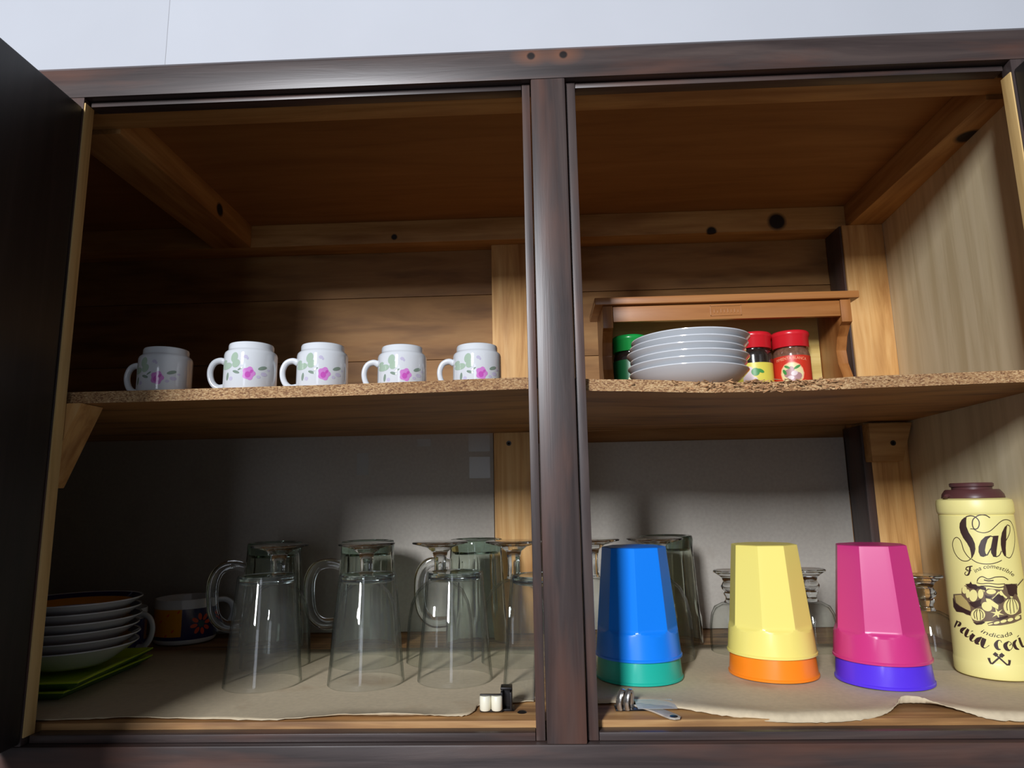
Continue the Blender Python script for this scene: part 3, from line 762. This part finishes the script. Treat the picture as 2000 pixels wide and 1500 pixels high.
# ------------------------------------------------------------------ salt canister
DEC = json.loads('''{"sal":[[[-25.79,156.7],[-26.54,153.37],[-27.12,147.33],[-25.7,141.34],[-23.2,136.01],[-21.76,130.68],[-21.85,125.34],[-23.09,121.15],[-25.37,116.9],[-26.81,115.65],[-26.17,118.05],[-26.12,121.62],[-26.63,126.36],[-28.47,131.07],[-31.18,135.78],[-33.08,141.15],[-33.58,145.99],[-32.83,150.26],[-30.73,153.63],[-27.98,156.08]],[[-7.62,138.65],[-12.4,137.64],[-16.37,133.75],[-19.06,127.78],[-19.66,122.44],[-18.58,118.64],[-16.16,117.94],[-12.7,119.65],[-14.01,121.39],[-14.18,124.33],[-12.81,129.66],[-10.66,134.98],[-7.46,137.82]],[[-5.54,138.22],[-0.48,138.46],[-2.13,132.59],[-4.31,124.38],[-5.39,117.95],[-8.0,118.23],[-9.36,122.04],[-9.06,126.74],[-7.3,132.62]],[[10.87,148.87],[8.75,143.58],[6.98,135.35],[4.89,126.59],[3.91,118.12],[2.16,119.03],[0.64,123.16],[0.36,129.61],[1.18,135.48],[3.27,141.35],[7.09,146.59]]],"hair":[[[-26.58,156.7,0.94],[-22.29,157.74,0.94],[-18.36,156.41,0.94],[-15.98,152.81,0.94],[-16.2,148.63,0.94],[-18.09,145.34,0.94],[-20.66,145.01,0.94],[-21.78,148.6,0.94],[-20.99,153.41,0.94],[-18.36,156.41,0.94],[-14.05,158.68,0.94],[-9.97,158.46,0.94],[-6.07,155.73,0.94]],[[-23.99,144.97,0.71],[-21.2,144.71,0.71],[-17.92,142.36,0.71],[-13.0,141.2,0.71],[-7.63,142.97,0.71],[-1.51,147.94,0.71],[3.91,152.0,0.71],[9.79,153.66,0.71],[16.49,151.69,0.71],[20.09,145.6,0.71],[20.49,138.43,0.71],[17.15,129.09,0.71],[12.54,121.64,0.71],[7.8,117.13,0.71],[3.91,118.12,0.71]],[[-26.84,115.35,0.71],[-29.87,119.06,0.71],[-32.28,124.32,0.71],[-33.26,130.28,0.71],[-34.78,134.44,0.71],[-37.59,136.14,0.71],[-40.78,134.18,0.71],[-42.89,129.19,0.71],[-42.37,123.14,0.71],[-39.48,117.28,0.71],[-35.03,113.68,0.71],[-30.55,113.37,0.71],[-26.81,115.65,0.71]],[[-26.28,115.68,0.71],[-22.75,112.88,0.71],[-17.41,111.33,0.71],[-10.36,111.49,0.71],[-4.36,113.27,0.71],[-0.78,115.0,0.71]],[[-12.97,119.53,0.94],[-10.11,124.38,0.94],[-8.54,126.74,0.94]],[[-8.2,138.23,0.94],[-5.65,137.34,0.94]],[[-5.65,118.06,0.79],[-2.43,119.69,0.79],[0.13,123.75,0.79]],[[10.42,148.58,0.79],[13.92,147.0,0.79],[12.79,141.69,0.79],[8.98,136.48,0.79],[6.34,133.6,0.79]]],"dark":[[[-34.25,90.88],[-30.69,91.66],[-29.39,93.83],[-28.43,91.39],[-25.4,91.39],[-23.99,89.9],[-20.45,90.13],[-17.5,88.94],[-17.47,85.78],[-20.81,86.94],[-24.25,87.61],[-25.63,85.92],[-27.48,87.36],[-29.97,87.15],[-31.97,88.11]],[[-35.31,89.63],[-38.57,86.29],[-39.45,81.58],[-37.31,77.69],[-33.61,74.69],[-29.89,73.74],[-26.47,75.21],[-21.87,77.62],[-19.51,80.71],[-19.66,85.21],[-21.86,88.01],[-26.93,88.55]],[[-49.59,79.39],[-39.27,81.14],[-35.9,77.86],[-32.05,73.28],[-29.26,68.6],[-32.69,60.96],[-37.12,61.28],[-40.77,63.04],[-47.63,62.48],[-50.87,67.09],[-50.13,74.65]],[[-32.75,74.56],[-22.23,77.82],[-19.07,85.24],[-16.05,88.1],[-7.5,87.47],[-3.41,87.06],[-1.84,92.43],[12.08,92.45],[10.0,81.8],[12.88,74.05],[12.02,65.21],[1.98,61.68],[-11.01,58.44],[-20.76,56.9],[-28.96,53.78],[-31.63,55.69],[-33.52,61.31],[-29.26,68.6]],[[-20.14,55.3],[-11.49,59.2],[11.22,63.7],[11.04,59.45],[1.5,56.31],[-10.03,53.97],[-19.57,53.06]]],"light":[[[-33.6,85.43],[-33.89,84.15],[-34.42,82.99],[-35.13,82.1],[-35.94,81.57],[-36.76,81.48],[-37.48,81.84],[-38.01,82.6],[-38.29,83.68],[-38.27,84.94],[-37.95,86.24],[-37.38,87.41],[-36.64,88.31],[-35.81,88.83],[-35.01,88.91],[-34.32,88.54],[-33.83,87.77],[-33.58,86.69]],[[-31.42,81.99],[-31.71,80.53],[-32.18,79.22],[-32.78,78.22],[-33.45,77.65],[-34.1,77.58],[-34.66,78.01],[-35.05,78.91],[-35.22,80.16],[-35.15,81.61],[-34.85,83.08],[-34.36,84.4],[-33.74,85.4],[-33.06,85.97],[-32.42,86.03],[-31.89,85.59],[-31.52,84.68],[-31.36,83.43]],[[-25.11,80.75],[-25.55,78.78],[-26.36,77.01],[-27.46,75.64],[-28.72,74.85],[-29.99,74.72],[-31.13,75.27],[-31.98,76.45],[-32.44,78.11],[-32.43,80.07],[-31.96,82.06],[-31.09,83.87],[-29.94,85.25],[-28.66,86.04],[-27.4,86.15],[-26.31,85.56],[-25.52,84.36],[-25.1,82.69]],[[-20.13,82.7],[-20.45,81.14],[-20.99,79.74],[-21.71,78.69],[-22.51,78.09],[-23.3,78.03],[-23.99,78.51],[-24.49,79.48],[-24.73,80.82],[-24.69,82.37],[-24.37,83.94],[-23.82,85.35],[-23.09,86.41],[-22.28,87.0],[-21.49,87.06],[-20.82,86.56],[-20.33,85.58],[-20.09,84.24]],[[-9.78,85.19],[-10.11,84.38],[-10.88,83.66],[-11.99,83.1],[-13.3,82.78],[-14.64,82.72],[-15.88,82.94],[-16.84,83.41],[-17.44,84.08],[-17.58,84.88],[-17.25,85.69],[-16.5,86.44],[-15.41,87.01],[-14.11,87.34],[-12.76,87.39],[-11.51,87.16],[-10.53,86.66],[-9.92,85.98]],[[-20.89,63.13],[-21.46,61.12],[-22.66,59.29],[-24.36,57.85],[-26.36,56.95],[-28.44,56.71],[-30.37,57.16],[-31.89,58.25],[-32.79,59.87],[-32.93,61.83],[-32.3,63.9],[-30.98,65.79],[-29.17,67.29],[-27.11,68.2],[-25.04,68.4],[-23.21,67.89],[-21.82,66.73],[-21.01,65.07]],[[9.78,71.12],[8.75,68.59],[6.84,66.41],[4.39,64.83],[1.75,64.0],[-0.77,64.04],[-2.91,64.94],[-4.49,66.61],[-5.35,68.86],[-5.42,71.44],[-4.69,74.03],[-3.23,76.31],[-1.16,78.0],[1.33,78.87],[3.97,78.8],[6.49,77.82],[8.51,76.04],[9.69,73.71]],[[0.56,77.43],[2.26,81.19],[4.45,81.13],[4.85,77.33]],[[-18.66,78.74],[-15.64,78.24],[-9.3,72.7],[-10.18,68.67],[-14.15,71.17],[-18.61,75.83]],[[-15.49,68.15],[-16.5,67.14],[-17.78,66.58],[-19.19,66.53],[-20.55,67.0],[-21.7,67.93],[-22.51,69.22],[-22.86,70.71],[-22.72,72.23],[-22.1,73.6],[-21.08,74.63],[-19.79,75.21],[-18.38,75.25],[-17.02,74.76],[-15.88,73.8],[-15.08,72.49],[-14.74,71.0],[-14.88,69.49]],[[-15.69,55.55],[-15.79,55.27],[-16.12,54.93],[-16.65,54.58],[-17.31,54.24],[-18.02,53.98],[-18.7,53.8],[-19.27,53.74],[-19.65,53.81],[-19.81,54.0],[-19.71,54.28],[-19.37,54.62],[-18.84,54.98],[-18.18,55.32],[-17.47,55.59],[-16.79,55.76],[-16.22,55.81],[-15.84,55.73]],[[-10.15,57.15],[-10.26,56.73],[-10.66,56.26],[-11.3,55.79],[-12.1,55.38],[-12.97,55.08],[-13.79,54.92],[-14.48,54.93],[-14.95,55.1],[-15.14,55.42],[-15.04,55.85],[-14.65,56.33],[-14.01,56.81],[-13.22,57.22],[-12.35,57.53],[-11.52,57.68],[-10.83,57.66],[-10.35,57.48]],[[-4.27,58.74],[-4.38,58.26],[-4.81,57.74],[-5.51,57.24],[-6.38,56.83],[-7.31,56.54],[-8.2,56.42],[-8.94,56.48],[-9.44,56.71],[-9.65,57.1],[-9.54,57.59],[-9.13,58.12],[-8.46,58.63],[-7.61,59.05],[-6.68,59.34],[-5.78,59.45],[-5.01,59.38],[-4.49,59.13]],[[1.83,60.22],[1.75,59.68],[1.34,59.11],[0.65,58.57],[-0.22,58.14],[-1.17,57.85],[-2.08,57.75],[-2.84,57.84],[-3.37,58.12],[-3.62,58.56],[-3.55,59.11],[-3.17,59.69],[-2.53,60.24],[-1.69,60.68],[-0.75,60.97],[0.18,61.07],[0.98,60.96],[1.56,60.67]],[[9.27,61.98],[9.27,61.45],[8.88,60.87],[8.16,60.3],[7.21,59.83],[6.17,59.49],[5.16,59.34],[4.29,59.38],[3.66,59.62],[3.33,60.03],[3.32,60.57],[3.65,61.16],[4.28,61.74],[5.15,62.23],[6.16,62.58],[7.2,62.73],[8.15,62.67],[8.87,62.41]],[[-5.57,63.86],[-10.08,63.99],[-10.28,59.98],[-11.83,63.51],[-15.74,61.07],[-12.93,64.58],[-16.64,66.17],[-12.3,66.16],[-12.1,70.19],[-10.55,66.64],[-6.51,68.98],[-9.43,65.55]]],"tan":[[[-47.42,78.51],[-39.93,79.91],[-34.93,74.77],[-32.5,69.59],[-32.57,65.5],[-36.46,66.37],[-42.02,68.83],[-46.74,71.4]]],"lst":[[[-6.04,86.15,1.71],[-4.05,82.14,1.71],[-1.4,79.46,1.71]],[[-10.26,81.14,1.34],[-7.43,84.79,1.34],[-5.42,81.24,1.34]],[[-13.32,78.35,1.59],[-9.87,81.15,1.59]]],"lines":[[[-27.37,67.45,0.61],[-29.86,63.57,0.61],[-29.62,58.64,0.61]],[[-26.5,67.98,0.61],[-27.84,63.34,0.61],[-27.72,57.52,0.61]],[[-25.32,67.88,0.61],[-24.63,63.68,0.61],[-25.3,57.79,0.61]],[[-24.56,67.72,0.61],[-22.61,64.32,0.61],[-23.12,59.8,0.61]],[[1.83,79.86,0.61],[-2.12,74.12,0.61],[-2.52,67.91,0.61]],[[2.3,79.85,0.61],[0.42,73.21,0.61],[0.13,64.8,0.61]],[[3.5,79.82,0.61],[3.7,73.14,0.61],[3.53,65.62,0.61]],[[4.24,79.8,0.61],[6.9,73.92,0.61],[7.07,68.59,0.61]],[[-23.92,94.0,0.73],[-22.81,96.8,0.73],[-19.42,99.25,0.73],[-15.02,97.17,0.73],[-11.0,98.2,0.73],[-8.09,99.15,0.73],[-1.81,99.17,0.73],[2.37,96.41,0.73]],[[-24.42,93.05,0.61],[-20.58,92.39,0.61],[-14.71,93.12,0.61],[-7.71,92.4,0.61],[-1.34,92.87,0.61]],[[-21.62,90.06,0.85],[-15.02,90.4,0.85],[-7.28,89.27,0.85],[-2.14,90.19,0.85]],[[-18.23,96.14,0.98],[-14.84,95.37,0.98],[-10.47,95.95,0.98]],[[11.72,90.67,0.98],[17.65,93.9,0.98],[23.96,96.14,0.98]]],"let":[[[-47.98,53.7,2.22],[-50.85,50.01,2.09],[-53.76,46.53,1.7]],[[-47.93,53.22,0.65],[-44.23,52.36,1.57],[-46.14,50.08,2.62],[-48.74,48.65,0.78]],[[-38.65,48.87,0.65],[-43.07,46.44,3.01],[-44.94,43.92,2.75],[-42.76,42.7,0.65]],[[-36.79,47.71,2.22],[-39.02,44.21,3.01],[-40.55,40.8,2.22],[-37.76,40.31,0.52],[-35.5,42.61,0.39]],[[-33.82,46.57,2.22],[-33.56,46.04,1.96]],[[-32.35,43.57,3.01],[-35.11,40.03,3.14],[-35.91,37.49,1.96],[-33.88,36.77,0.52],[-31.82,38.63,0.39]],[[-26.02,41.82,0.78],[-29.34,38.99,3.66],[-31.26,35.85,3.01],[-28.75,34.89,0.65]],[[-24.04,40.88,3.4],[-25.78,36.63,3.66],[-26.47,33.22,2.35],[-24.44,31.98,0.52],[-20.83,34.86,0.52]],[[-10.87,38.27,0.65],[-11.69,40.1,0.52],[-13.79,39.63,1.31],[-15.65,35.83,3.14],[-14.65,32.26,2.35],[-12.25,31.87,0.52]],[[-4.95,39.65,0.65],[-8.18,36.29,3.14],[-7.58,32.57,3.14],[-5.17,31.16,1.18]],[[-4.37,36.63,2.35],[-3.81,36.17,2.35]],[[-5.17,39.65,0.52],[-2.96,37.81,0.52],[-2.56,34.08,0.52],[-5.17,31.16,0.52]],[[2.24,41.04,0.78],[-0.56,37.81,2.75],[0.42,33.61,2.75],[3.42,32.05,0.65]],[[3.95,44.5,2.62],[4.35,44.02,2.35]],[[5.01,42.83,2.22],[5.99,38.11,2.75],[7.41,34.77,2.09],[10.2,35.06,0.52]],[[11.85,43.37,2.22],[12.7,39.08,2.75],[13.42,35.75,1.96]]],"anc":[[[-17.6,27.69,1.44],[-8.21,17.22,1.44]],[[-18.05,28.02,3.27],[-15.79,25.9,3.27]],[[-11.09,27.74,1.44],[-20.76,17.75,1.44]],[[-10.85,27.76,3.27],[-13.42,25.35,3.27]],[[-22.5,23.15,2.22],[-22.11,20.15,1.7],[-20.79,17.51,1.57],[-18.55,15.92,1.44],[-15.77,15.65,1.18]],[[-6.52,22.61,2.35],[-6.99,19.59,1.83],[-8.42,17.21,1.96],[-10.89,15.68,1.57],[-13.74,15.74,1.18]],[[-21.8,19.25,0.65],[-20.61,17.3,3.27]],[[-7.34,19.11,0.92],[-8.55,17.2,3.27]]],"leaves":[[[-34.25,90.88],[-30.69,91.66],[-29.39,93.83],[-28.43,91.39],[-25.4,91.39],[-23.99,89.9],[-20.45,90.13],[-17.5,88.94],[-17.47,85.78],[-20.81,86.94],[-24.25,87.61],[-25.63,85.92],[-27.48,87.36],[-29.97,87.15],[-31.97,88.11]],[[-0.96,92.42],[1.71,91.93],[4.76,92.76],[8.97,92.15],[11.54,89.78],[9.56,85.85],[10.08,82.24],[6.87,83.28],[4.88,80.67],[2.5,81.18],[0.5,83.45],[0.16,87.48]],[[-33.25,74.05],[-29.45,74.01],[-26.41,75.66],[-22.23,77.82],[-23.49,73.67],[-22.51,71.95],[-25.89,69.85],[-28.43,68.69],[-31.52,70.61]],[[-31.69,55.23],[-28.44,54.74],[-23.43,57.09],[-21.63,55.93],[-24.58,53.85],[-29.07,52.87]],[[-13.32,78.35],[-8.85,82.97],[-4.17,81.25],[-3.9,76.79],[-7.54,74.07],[-11.79,74.84]],[[-19.05,82.09],[-16.88,80.87],[-13.01,81.05],[-15.64,78.24],[-19.02,78.94]],[[-13.08,60.55],[-3.1,63.49],[-2.48,61.72],[-9.78,58.93]],[[-50.22,76.03],[-47.38,71.31],[-43.12,68.67],[-36.46,66.37],[-32.25,64.64],[-33.13,60.9],[-38.81,62.86],[-47.55,62.95],[-50.87,67.09]]],"F":[[[-26.23,108.72,0.98],[-29.17,108.08,0.98],[-31.38,107.25,0.98],[-32.29,105.1,0.98],[-30.58,104.99,0.98]],[[-28.36,107.9,1.46],[-29.27,103.7,1.59],[-30.71,100.38,1.46],[-32.75,99.53,0.85],[-33.88,101.05,0.73],[-32.54,103.0,0.61]],[[-31.8,103.75,0.73],[-27.52,104.51,0.73]]],"fina":[[-24.16,102.28],[-9.13,107.18],[8.74,98.91]],"ind":[[-26.53,46.52],[-13.45,42.57],[-0.46,46.0]]}''')
st = empty('salt_canister', (.4335, .150, .0016), 'tall pale yellow salt canister with brown lettering and brown cap', 'canister')
def sr(z): return .0345 - .0018 * min(1, max(0, z / .165))
b_ = bmesh.new()
prof = [(0, .0012), (.0320, .0010), (.0340, .0020), (.0349, .0045), (.0349, .0150), (.0344, .0165)] + [(sr(z_), z_) for z_ in [.017 + .0135 * i for i in range(11)]] + [(sr(.1560), .1560), (.0322, .1566), (.0334, .1578), (.0339, .1600), (.0339, .1680), (.0330, .1715), (.0290, .1732), (0, .1735)]
lathe(b_, prof, 80); body_ = mk('canister_body', b_, M['salt'], st)
b_ = bmesh.new(); lathe(b_, [(0, .1730), (.0275, .1730), (.0280, .1738), (.0272, .1775), (.0245, .1815), (.0236, .1822), (0, .1822)], 56)
lid_ = mk('cap', b_, M['lid_brown'], st)
b_ = bmesh.new(); lathe(b_, [(0, .1820), (.0180, .1820), (.0180, .1845), (.0195, .1852), (.0197, .1880), (.0185, .1890), (0, .1890)], 48); mk('cap_disc', b_, M['lid_brown'], lid_)
b_ = bmesh.new(); tube(b_, [(-.0255, -.004, .1765), (-.0300, -.006, .1760), (-.0318, -.007, .1742)], .0022, seg=10); mk('cap_tab', b_, M['lid_brown'], lid_)
def smap(off): 
    f0 = cylmap(lambda z: sr(z), off)
    def f(s, z):
        zz = z - 1.6
        rr = sr(zz * .001) + off; th_ = s * .001 / .0335
        return Vector((rr * math.sin(th_), -rr * math.cos(th_), zz * .001))
    return f
mk('lettering', decal_bm(DEC['sal'], DEC['hair'], smap(.00025)), M['ink'], body_)
mk('lettering', decal_bm((), DEC['let'], smap(.00025)), M['ink'], body_)
def bez(k): return [tuple(q) for q in DEC[k]]
a_, m_, e_ = bez('fina')
tv = text_on('ina comestible', a_, m_, e_, 5.6, .25)
a_, m_, e_ = bez('ind')
tv2 = text_on('indicada', a_, m_, e_, 5.6, .2)
mk('lettering', decal_bm((), DEC['F'], smap(.00025), [tv]), M['ink'], body_)
mk('lettering', decal_bm((), (), smap(.00025), [tv2]), M['ink'], body_)
mk('anchor_emblem', decal_bm((), DEC['anc'], smap(.00025)), M['ink'], body_)
veg = mk('vegetable_print', decal_bm(DEC['dark'], (), smap(.0002)), M['salt_dark'], body_)
mk('vegetable_print', decal_bm(DEC['light'], DEC['lst'], smap(.0004)), M['salt'], body_)
mk('vegetable_print', decal_bm(DEC['tan'], (), smap(.0004)), M['salt_mid'], body_)
mk('vegetable_print', decal_bm(DEC['leaves'], DEC['lines'], smap(.0006)), M['ink'], body_)

# ------------------------------------------------------------------ lime dishes, flowered saucers and cups at the left
def lime(x, y, z, rz, s, label):
    o = empty('square_dish', (x, y, z), label, 'dish', 'lime green square dishes', rz)
    h = s / 2
    b = bmesh.new()
    def ring(k, z_): return [b.verts.new((sx_ * k, sy_ * k, z_)) for sx_, sy_ in ((-1, -1), (1, -1), (1, 1), (-1, 1))]
    L = [ring(h - .012, 0), ring(h - .002, .0065), ring(h, .0085), ring(h, .0100), ring(h - .003, .0100), ring(h - .006, .0080), ring(h - .014, .0025)]
    b.faces.new(L[0][::-1]); b.faces.new(L[-1])
    for A, B_ in zip(L, L[1:]):
        for i in range(4): 
            fc = b.faces.new((A[i], A[(i + 1) % 4], B_[(i + 1) % 4], B_[i]))
            if A is L[0] or A is L[1]: fc.material_index = 1
    mk('dish_body', b, [M['lime'], M['lime_dark']], o, smooth=False)
lime(-.5480, .1490, .0018, .03, .156, 'lower lime green square dish on the cabinet floor')
lime(-.5370, .1400, .0110, .10, .152, 'upper lime green square dish directly under the flowered saucers')

fs = empty('flowered_saucer', (0, 0, 0), '', 'saucer', 'flowered saucers stacked on the lime dishes')
b_ = bmesh.new(); lathe(b_, [(0, .0028), (.028, .0030), (.044, .0090), (.0610, .0200), (.0626, .0207), (.0630, .0196), (.050, .0100), (.040, .0030), (.036, 0), (.033, 0), (.032, .0012), (0, .0012)], 80)
dish_ = mk('dish', b_, M['porcelain'], fs)
def annulus(r0, z0, r1, z1, m, seg=80):
    b = bmesh.new(); lathe(b, [(r0, z0), (r1, z1)], seg); return mk('glaze_band', b, M[m], dish_)
annulus(.0300, .0041, .0440, .0094, 'lilac'); annulus(.0440, .0094, .0540, .0158, 'amber'); annulus(.0540, .0158, .0606, .0201, 'navy')
fn = ['flowered saucer at the bottom, resting on the lime dishes', 'second flowered saucer from the bottom of the left stack', 'third flowered saucer from the bottom of the left stack', 'fourth flowered saucer from the bottom of the left stack', 'flowered saucer just below the top of the left stack', 'topmost flowered saucer with amber and navy inside, left']
for k in range(6):
    o = fs if k == 0 else dup(fs, (0, 0, 0), fn[k])
    o.location = (-.5160 + (0, .001, -.001, .0015, 0, .001)[k], .150, .0200 + .0091 * k); o['label'] = fn[k]

def flower_cup(x, y, rz, label):
    o = empty('flowered_cup', (x, y, .0016), label, 'cup', 'flowered cups of the navy and amber set', rz)
    R = .0400
    b = bmesh.new(); lathe(b, [(0, .0016), (.034, .0010), (.0370, 0), (.0385, .0012), (.0395, .0040), (R, .0080), (R, .0560), (.0396, .0568), (.0386, .0566), (.0378, .055), (.0376, .008), (.034, .005), (0, .005)], 80)
    bd = mk('cup_body', b, M['porcelain'], o)
    k = R * 1000
    def bandp(t0, t1, z0, z1, m, off, name): 
        return mk(name, decal_bm([[(k * math.radians(t), z0) for t in range(t0, t1 + 1, 5)] + [(k * math.radians(t), z1) for t in range(t1, t0 - 1, -5)]], (), cylmap(R, off), step=3), M[m], bd)
    bandp(-170, 170, 6, 45, 'navy', .00015, 'navy_band')
    bandp(-75, 20, 10.5, 45, 'amber', .0003, 'amber_panel')
    f = cylmap(R, .00045)
    s0 = k * math.radians(55)
    pet = [ell(s0 + 9.5 * math.cos(a), 25 + 9.5 * math.sin(a), 4.6, 2.5, math.degrees(a)) for a in [i * PI / 4 + .2 for i in range(8)]]
    pet += [ell(k * math.radians(t), z_, 2.4, .9, 50) for t, z_ in ((-5, 38), (-20, 30), (5, 18), (-35, 14), (14, 42), (-8, 12), (-45, 36))]
    mk('petal_print', decal_bm(pet, (), f, step=2), M['petal'], bd)
    mk('flower_eye', decal_bm([ell(s0, 25, 4.6, 4.6)], (), cylmap(R, .0006), step=2), M['flower_eye'], bd)
    b = bmesh.new(); th = math.radians(112)
    def q(r, z): return (r * math.sin(th), -r * math.cos(th), z)
    tube(b, [q(.0385, .050), q(.048, .0505), q(.0565, .045), q(.0600, .034), q(.0570, .022), q(.0490, .0135), q(.0385, .0115)], .0031, seg=12, flat=1.5); mk('handle', b, M['porcelain'], o)
flower_cup(-.5060, .3660, 0, 'upright navy and amber flowered cup behind the left tumbler')
flower_cup(-.5480, .2640, -.55, 'flowered cup half hidden behind the saucer stack, white handle showing')
